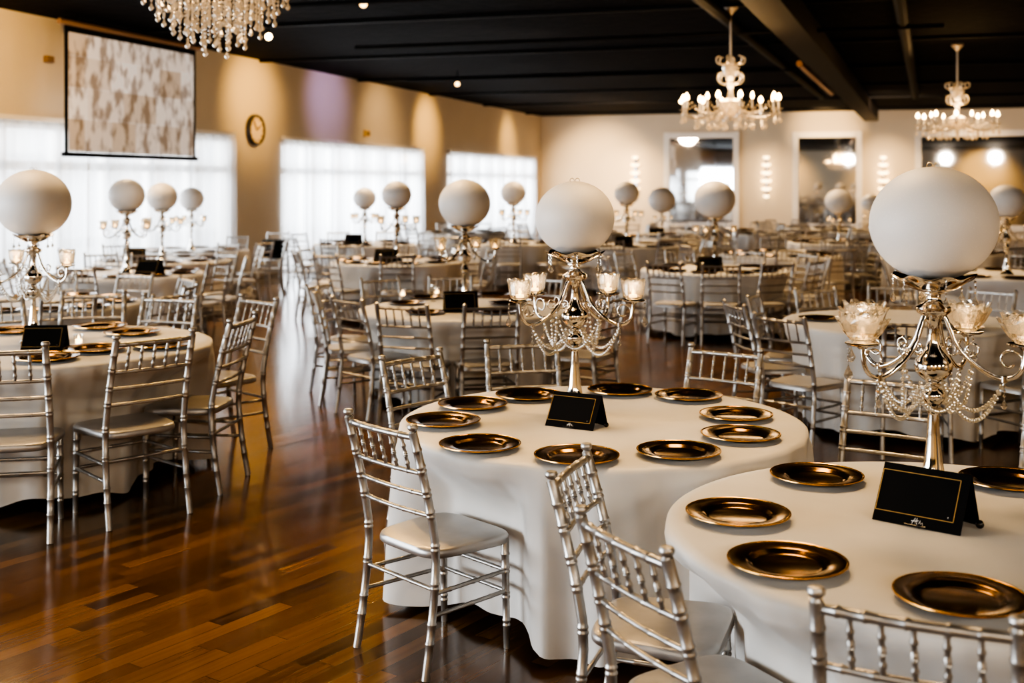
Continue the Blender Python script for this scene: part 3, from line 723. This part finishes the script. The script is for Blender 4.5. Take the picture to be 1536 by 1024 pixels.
# ------------------------------------------------------------------ lay out the tables
PLACED = []
CENTRES = [Vector(c) for c in ((.40, 5.23), (1.38, 3.57), (-2.85, 7.2), (-.4, 9.9), (3.0, 8.95), (-4.2, 10.3))] + [Vector((PX(p, d), d)) for p, d in ((190, 13.8), (243, 16.2), (287, 18.6), (547, 20.5), (595, 15.9), (770, 21), (940, 20), (993, 23.4), (1072, 14.4), (1258, 21), (1306, 25.5), (1510, 13.6), (1170, 17.5), (870, 25.5), (1075, 26.5), (1165, 24.5), (1230, 28), (1375, 23.5), (1420, 18), (700, 25.5))]
def auto(phase, skip=(), r=1.33, n=10, seed=1):
    rnd = random.Random(seed); return [((phase + 360 / n * i + rnd.uniform(-4, 4)) % 360, r + rnd.uniform(-.06, .08)) for i in range(n) if i not in skip]
def table(name, cx, cy, lod, chairs, plates, rad=.9, tz=.76, sc=1.0, seed=0, dent=True, clab=None):
    """chairs: (angle, distance of the chair-back top from the table centre[, extra turn]); plates: angle or (angle, r)"""
    dents = []
    for c in chairs:
        rf = c[1] - .29 * sc - .205 * sc
        if rf < rad + .1: dents.append((R(c[0]), rf, .25 * sc + (abs(c[2]) * .003 if len(c) > 2 else 0)))
    me = cloth_mesh(rad, tz, dents, seed, 300 if lod == 0 else 200) if lod < 2 else far_cloth[seed % 3]
    t = tag(obj('tablecloth', me, None), 'white floor-length cloth over the ' + name, 'tablecloth', None); t.location = (cx, cy, 0)
    used = set(); 
    for i, c in enumerate(chairs):
        a = R(c[0]); ro = c[1] - .29 * sc; h = hour(c[0], used)
        if lod == 2 and ro < rad + .3: ro = rad + .3
        q = Vector((cx + ro * math.cos(a), cy + ro * math.sin(a)))
        if lod == 2 or len(chairs) == 10 and seed >= 20:
            if any((q - z).length < (.40 if seed == 28 else .62) for z in PLACED) or any(0.05 < (q - z).length < 1.2 and (z - Vector((cx, cy))).length > .3 for z in CENTRES) or (q - A).dot(N) < .75: continue
        PLACED.append(q)
        o = make_chair(lod, 'silver chiavari chair at %s o\'clock of the %s' % (h, name), None)
        o.location = (cx + ro * math.cos(a), cy + ro * math.sin(a), 0); o.rotation_euler = (0, 0, a + PI / 2 + R(c[2] if len(c) > 2 else 0)); o.scale = (sc,) * 3
    used = set()
    for p in plates:
        a, rr = p if isinstance(p, tuple) else (p, .69 * rad / .9)
        h = hour(a, used)
        charger(cx + rr * math.cos(R(a)), cy + rr * math.sin(R(a)), tz + .001, 'bronze charger plate at %s o\'clock of the %s' % (h, name), 0 if lod == 0 else 1, sc)
    return t
def pl(cx, cy, pts, tz=.76):
    out = []
    for px, py in pts:
        d = (CZ - tz - .01) * F / (py - HY); x = PX(px, d) - cx; y = d - cy
        out.append((math.degrees(math.atan2(y, x)) % 360, math.hypot(x, y)))
    return out
# --- centre table (sharp)
c9 = (.40, 5.23)
table('centre table with ten chargers', *c9, 0, [(223, 1.215), (137, 1.25), (104, 1.41), (55, 1.30)],
      pl(*c9, [(720, 669), (665, 633), (709, 608), (793, 594), (930, 587), (1033, 595), (1104, 624), (1111, 654), (1018, 679), (865, 686)]), seed=3)
candelabra(.285, 5.30, .76, PZ(327, 5.3), .180, 'beaded silver candelabra with a white globe on the centre table', 0, R(2), lights=.45)
sign(.245, 5.045, .762, R(-30), 'black tented table sign with gold border on the centre table', True, .95)
# --- near table with the glitter globe
c14 = (1.38, 3.57)
table('close table with the glitter globe', *c14, 0, [(175, 1.2, -14), (207.5, 1.225), (244.4, 1.226), (82.5, 1.83, -25), (53, 1.66)],
      pl(*c14, [(1225, 716), (1107, 773), (1181, 846), (1440, 898), (1512, 723)]), seed=5)
candelabra(1.387, 3.84, .76, PZ(335, 3.84), .203, 'large silver candelabra with glitter globe and lotus cups above the close table', 0, R(-3), True, .92, lights=.45)
sign(1.240, 3.59, .762, R(-40), 'black tented table sign with gold border below the glitter globe', True, 1.12)
# --- window-side front table (pixel scale a little larger)
c1 = (-2.85, 7.2)
table('front table on the window side', *c1, 0, [(282, 1.42), (314.5, 1.33), (353, 1.22), (45, 1.48), (72, 1.25), (100, 1.48), (128, 1.4), (205, 1.4), (240, 1.4)],
      pl(*c1, [(69, 538), (198, 500), (243, 519), (150, 491), (143, 524.5), (20, 497)], .83), .97, .83, 1.09, seed=8)
candelabra(PX(50, 7.25), 7.25, .83, PZ(305, 7.25), 54.5 * 7.25 / F, 'silver candelabra with a white globe on the front table on the window side', 0, R(8), lights=.4)
sign(PX(62, 6.85), 6.85, .832, R(6), 'black tented table sign on the front table on the window side', True, 1.0)
# --- aisle-side middle table
c7 = (-.40, 9.9)
table('aisle-side middle table', *c7, 1, [(252, 1.33), (223, 1.2), (281, 1.30), (186, 1.24), (127, 1.4), (158, 1.42), (98, 1.4), (60, 1.4), (22, 1.4), (330, 1.4)],
      pl(*c7, [(638, 469), (610, 455), (745, 468), (760, 455), (640, 446), (740, 442)]), seed=9)
candelabra(PX(697, 9.9), 9.9, .76, PZ(305, 9.9), 39 * 9.9 / F, 'silver candelabra with a white globe on the aisle-side middle table', 1, R(20))
sign(PX(693, 9.6), 9.55, .762, R(8), 'black table sign on the aisle-side middle table', False, 1.15)
# --- behind the glitter globe
cB = (3.0, 8.95)
table('table behind the glitter globe', *cB, 1, [(156, 1.14), (222, 1.6), (112, 1.08), (190, 1.35), (255, 1.4), (75, 1.35), (40, 1.35), (10, 1.35), (335, 1.35), (295, 1.4)], pl(*cB, [(1230, 478), (1312, 492), (1290, 470), (1440, 492), (1330, 508)]), seed=10)
candelabra(PX(1400, 9.0), 9.0, .76, 1.66, .2, 'candelabra with a white globe hidden behind the glitter globe', 1, R(60))
# --- behind the front window-side table
cC = (-4.2, 10.3)
table('second table on the window side', *cC, 1, [(302, 1.36), (331, 1.62), (0, 1.35), (35, 1.35), (70, 1.35), (105, 1.35), (150, 1.35), (270, 1.4), (240, 1.4)], [300, 330, 10, 45, 80, 120, 270], seed=11)
def far(name, px, py, r, d, phase, lod, skip=(), tz=.76, cand=True, signpx=None, seed=0, plates=True):
    cx, cy = PX(px, d), d
    table(name, cx, cy, lod, auto(phase, skip, 1.33, 10, seed), [(phase + 18 + 36 * i) % 360 for i in range(10)] if plates else [], seed=seed)
    if cand: candelabra(cx, cy, tz, PZ(py, d), r * d / F, 'silver candelabra with white globe on the ' + name, 1, R(phase))
    if signpx: sign(PX(signpx, d - .28), d - .28, tz + .002, R(random.uniform(-15, 15)), 'black table sign on the ' + name, False, 1.2)
far('first table beneath the projection screen', 190, 293, 27, 13.8, 10, 1, signpx=218, seed=20)
far('second table beneath the projection screen', 243, 295, 23, 16.2, 25, 1, signpx=200, seed=21)
far('third table beneath the projection screen', 287, 298, 18.5, 18.6, 5, 2, seed=22)
far('table facing the curtained doorway', 547, 297, 17, 20.5, 8, 2, (5,), signpx=528, seed=23)
far('table between the doorway and the aisle-side table', 595, 292, 22.5, 15.9, 20, 1, signpx=575, seed=24)
far('table before the corner window', 770, 289, 19, 21, 12, 2, seed=25)
far('table before the corner sconce', 940, 290, 19, 20, 0, 2, signpx=935, seed=26)
far('table before the tall mirror', 993, 300, 20.5, 23.4, 15, 2, signpx=985, seed=27)
cx12 = PX(1072, 14.4)
table('table amid the dark floor before the mirrors', cx12, 14.4, 1, [(238, 1.5), (263, 1.42), (290, 1.4), (320, 1.35), (350, 1.35), (20, 1.35), (60, 1.35), (100, 1.35), (140, 1.35), (185, 1.35)], [250, 215, 180, 285, 320, 0, 40, 90, 130], seed=28)
candelabra(cx12, 14.4, .76, PZ(299, 14.4), 31 * 14.4 / F, 'silver candelabra with white globe on the table amid the dark floor before the mirrors', 1, R(30))
sign(PX(1068, 14.0), 14.0, .762, R(5), 'black table sign on the table amid the dark floor before the mirrors', False, 1.2)
far('table before the square mirror', 1258, 302, 20, 21, 18, 2, seed=29)
far('far table partly hidden by the glitter globe', 1306, 304, 14, 25.5, 5, 2, seed=30)
far('table beside the globe under the wide mirror', 1510, 302, 27, 13.6, 22, 1, seed=31)
far('table between the sconce and the middle mirror', 1170, 0, 0, 17.5, 9, 2, cand=False, seed=32)
for i, (px, d, nm) in enumerate(((870, 25.5, 'end-wall table near the corner'), (1075, 26.5, 'end-wall table under the tall mirror'), (1165, 24.5, 'end-wall table under the middle sconce'), (1230, 28, 'end-wall table under the square mirror'), (1375, 23.5, 'end-wall table under the wide mirror'), (1420, 18, 'table between glitter globe and wide mirror'), (700, 25.5, 'end-wall table beyond the corner window'))):
    far(nm, px, 0, 0, d, 7 * i, 2, cand=False, seed=40 + i)

# small glassware on the aisle-side and front tables
def votive(px, py, tz, label):
    d = (CZ - tz) * F / (py - HY); t = thing('votive_holder', label, 'candle holder', (PX(px, d), d, tz + .001))
    obj('glass_cup', MB().lathe([(0, .002), (.026, .002), (.03, .06), (.028, .06), (.024, .008), (0, .008)], 18), M_glass, t)
    obj('candle', MB().lathe([(0, .009), (.02, .009), (.02, .03), (.003, .031), (.007, .042), (0, .058)], 12), M_flame, t)
votive(604, 444, .76, 'lit glass votive on the aisle-side middle table near its plates')
votive(655, 441, .76, 'glass votive nearest the sign on the aisle-side middle table'.replace('nearest', 'beside'))
votive(118, 516, .83, 'lit glass votive by the sign on the front window-side table')
def goblet(px, py, tz, label):
    d = (CZ - tz) * F / (py - HY); t = thing('stem_glass', label, 'glass', (PX(px, d), d, tz + .001))
    obj('bowl', MB().lathe([(.004, .075), (.026, .09), (.033, .12), (.03, .15), (.028, .15), (.030, .12), (.022, .092), (0, .08)], 18), M_glass, t)
    obj('foot', MB().lathe([(0, 0), (.03, 0), (.03, .003), (.005, .008), (.004, .076), (0, .076)], 18), M_glass, t)
goblet(650, 452, .76, 'stemmed water glass on the aisle-side middle table')
# chair with black cushions by the doorway
ch = make_chair(1, 'silver chair piled with black cushions standing against the wall by the curtained doorway', None); dd = 21.3
ch.location = (PX(405, dd) + .05, dd, 0); ch.rotation_euler = (0, 0, R(172))
cm = None
for k in range(4):
    mb = MB(); vs = []; fs = []; n = 24
    lay = [(.9, .0), (1, .015), (1, .06), (.9, .078), (.4, .084)]
    for (kk, z) in lay:
        for i in range(n):
            a = 2 * PI * i / n; c, s_ = math.cos(a), math.sin(a)
            vs.append((math.copysign(abs(c) ** .4, c) * .18 * kk, math.copysign(abs(s_) ** .4, s_) * .16 * kk, z))
    for j in range(len(lay) - 1):
        for i in range(n): fs.append((j * n + i, j * n + (i + 1) % n, (j + 1) * n + (i + 1) % n, (j + 1) * n + i))
    fs.append(tuple(range(n - 1, -1, -1))); fs.append(tuple((len(lay) - 1) * n + i for i in range(n)))
    if cm is None: cm = mb.add(vs, fs).mesh('seat_cushion', M_black)
    o = tag(obj('seat_cushion', cm, None), 'black seat cushion, %s in the pile on the chair by the doorway' % ('lowest', 'second from the floor', 'third from the floor', 'topmost')[k], 'cushion', 'black cushions piled on a chair')
    o.location = (PX(405, dd) + .05, dd + .0, .457 + k * .085); o.rotation_euler = (0, 0, R(172))

# ------------------------------------------------------------------ chandeliers
def chandelier(px, d, ytop, ybot, wpx, label, seed, arms=14):
    rad = wpx * d / F / 2; t = thing('candle_chandelier', label, 'chandelier', (PX(px, d), d, 0), seed)
    zb = PZ(ybot, d); Hh = .98
    Z = lambda k: zb + Hh * k
    hc = MB()
    obj('ceiling_canopy', MB().lathe([(0, HC), (.1, HC), (.105, HC - .03), (.05, HC - .09), (.015, HC - .14), (0, HC - .14)], 20), M_antique, t)
    obj('rod', MB().tube([(0, 0, HC - .1), (0, 0, Z(1.0))], .016, 10), M_antique, t)
    obj('body', MB().lathe([(0, Z(.05)), (.03, Z(.08)), (.02, Z(.12)), (.10, Z(.18)), (.17, Z(.27)), (.19, Z(.33)), (.06, Z(.38)), (.03, Z(.5)), (.05, Z(.56)), (.025, Z(.62)), (.07, Z(.7)), (.11, Z(.78)), (.12, Z(.82)), (.04, Z(.86)), (.02, Z(1.0)), (0, Z(1.0))], 20), M_hangcrystal, t)
    sc_mb = MB()
    for k in range(6):
        a = 2 * PI * k / 6; pts = [(r * math.cos(a), r * math.sin(a), Z(z)) for r, z in ((.03, .6), (.12, .58), (.18, .64), (.17, .72), (.12, .74), (.1, .69))]
        obj('scroll', MB().tube(spline(pts, 4), .013, 7), M_hangcrystal, t)
        pts = [(r * math.cos(a), r * math.sin(a), Z(z)) for r, z in ((.02, .9), (.1, .86), (.19, .88), (.2, .95), (.15, .97))]
        obj('crown_scroll', MB().tube(spline(pts, 4), .011, 7), M_hangcrystal, t)
    am = MB().tube(spline([(.06, 0, Z(.28)), (rad * .35, 0, Z(.14)), (rad * .7, 0, Z(.10)), (rad * .93, 0, Z(.15)), (rad * .95, 0, Z(.22))], 5), .012, 8).lathe([(0, -.01), (.05, 0), (.06, .012), (0, .01)], 12, Matrix.Translation((rad * .95, 0, Z(.22)))).mesh('arm', M_hangcrystal)
    cd = MB().lathe([(0, 0), (.018, 0), (.018, .12), (0, .12)], 10).mesh('candle', M_wax)
    bl = MB().lathe([(0, 0), (.018, .005), (.032, .03), (.026, .06), (0, .1)], 10).mesh('bulb', M_bulb)
    sw_ = MB(); P0, P1 = Vector((rad * .9, 0, Z(.36))), Vector((.12, 0, Z(.25)))
    for i in range(12):
        u = i / 11; v = P0.lerp(P1, u); v.z -= .12 * 4 * u * (1 - u); sw_.octa(v, .017)
    sw_ = sw_.mesh('bead_swag', M_chcrystal, False)
    pn = MB().octa((0, 0, -.02), .014).octa((0, 0, -.05), .016); pn.drop((0, 0, -.065), .11, .028); pn = pn.mesh('crystal_pendant', M_chcrystal, False)
    for k in range(arms):
        a = 2 * PI * (k + .3) / arms; inner = .74 if k % 3 == 2 else 1.0
        ar = obj('arm', am, None, t); ar.rotation_euler = (0, 0, a); ar.scale = (inner, inner, 1)
        c_ = obj('candle', cd, None, ar); c_.location = (rad * .95, 0, Z(.225)); b_ = obj('bulb', bl, None, ar, label='glowing flame-shaped bulb'); b_.location = (rad * .95, 0, Z(.225) + .12)
        obj('bead_swag', sw_, None, ar)
        for rr in (.98, .7, .45):
            p = obj('crystal_pendant', pn, None, ar); p.location = (rad * rr, 0, Z(.2 if rr > .9 else .12))
    light('POINT', 'chandelier_light', (t.location.x, t.location.y, Z(.55)), 60, WARM, .3)
chandelier(1096, 16.1, 22, 188, 148, 'crystal candle chandelier on a long rod over the table before the mirrors', .1)
chandelier(1436, 20.5, 80, 205, 118, 'crystal candle chandelier hanging before the wide mirror', .5, 12)
# raindrop chandelier
d = 9.0; t = thing('raindrop_chandelier', 'round raindrop chandelier of hanging crystal strands, cut by the top edge near the screen', 'chandelier', (PX(325, d), d, 0))
zb = PZ(72, d)
obj('rod', MB().tube([(0, 0, HC), (0, 0, HC - .5)], .02, 8), M_chrome, t)
def strand(L, seed):
    rnd = random.Random(seed); mb = MB(); z = 0; k = 0; pts = [(0, 0, 0), (0, 0, -L)]; mb.tube(pts, .002, 4)
    while z > -L + .05:
        if k % 3 == 2: mb.lathe([(0, 0), (.011, -.012), (.011, -.05), (0, -.065)], 6, Matrix.Translation((0, 0, z))); z -= .072
        else: mb.ball((0, 0, z - .012), .012, 6, 4); z -= .028
        k += 1
    mb.drop((0, 0, -L + .045), .075, .021); return mb.mesh('crystal_strand', M_hangcrystal, False)
tiers = [(.54, 34, .30, .38), (.44, 28, .36, .25), (.33, 22, .42, .15), (.22, 14, .45, .07), (.1, 6, .5, 0)]
for ti, (r, n, L, dz) in enumerate(tiers):
    ztop = zb + dz + L; me = [strand(L + q, ti * 5 + i) for i, q in enumerate((0, .05, -.04))]
    obj('tier_ring', MB().tube([(r * math.cos(2 * PI * k / 40), r * math.sin(2 * PI * k / 40), ztop) for k in range(40)], .012, 6, closed=True), M_chrome, t)
    for k in range(n):
        a = 2 * PI * (k + random.uniform(-.2, .2)) / n; o = obj('crystal_strand', me[k % 3], None, t); o.location = (r * math.cos(a), r * math.sin(a), ztop)
obj('spoke_frame', MB().box((0, 0, zb + .66), (1.06, .02, .02)).box((0, 0, zb + .66), (.02, 1.06, .02)).tube([(0, 0, zb + .45), (0, 0, HC - .4)], .015, 8), M_chrome, t)
light('POINT', 'chandelier_light', (t.location.x, t.location.y, zb + .62), 35, WARM, .2)

# ------------------------------------------------------------------ camera and look
cam = bpy.data.cameras.new('camera'); co = bpy.data.objects.new('camera', cam); C.objects.link(co); S.camera = co
co.location = (0, 0, CZ); co.rotation_euler = (R(90), 0, 0)
cam.sensor_width = 36; cam.lens = 36 * F / 1536; cam.shift_y = -(512 - HY) / 1536
cam.dof.use_dof = True; cam.dof.focus_distance = 4.5; cam.dof.aperture_fstop = 2.4
cam.clip_end = 200
S.view_settings.view_transform = 'AgX'
try: S.view_settings.look = 'AgX - High Contrast'
except Exception: pass
S.view_settings.exposure = 0.0
S.cycles.use_denoising = True
S.cycles.max_bounces = 8; S.cycles.diffuse_bounces = 3; S.cycles.glossy_bounces = 4; S.cycles.transparent_max_bounces = 24; S.cycles.transmission_bounces = 4
S.cycles.sample_clamp_indirect = 4.0
S.cycles.caustics_reflective = False; S.cycles.caustics_refractive = False
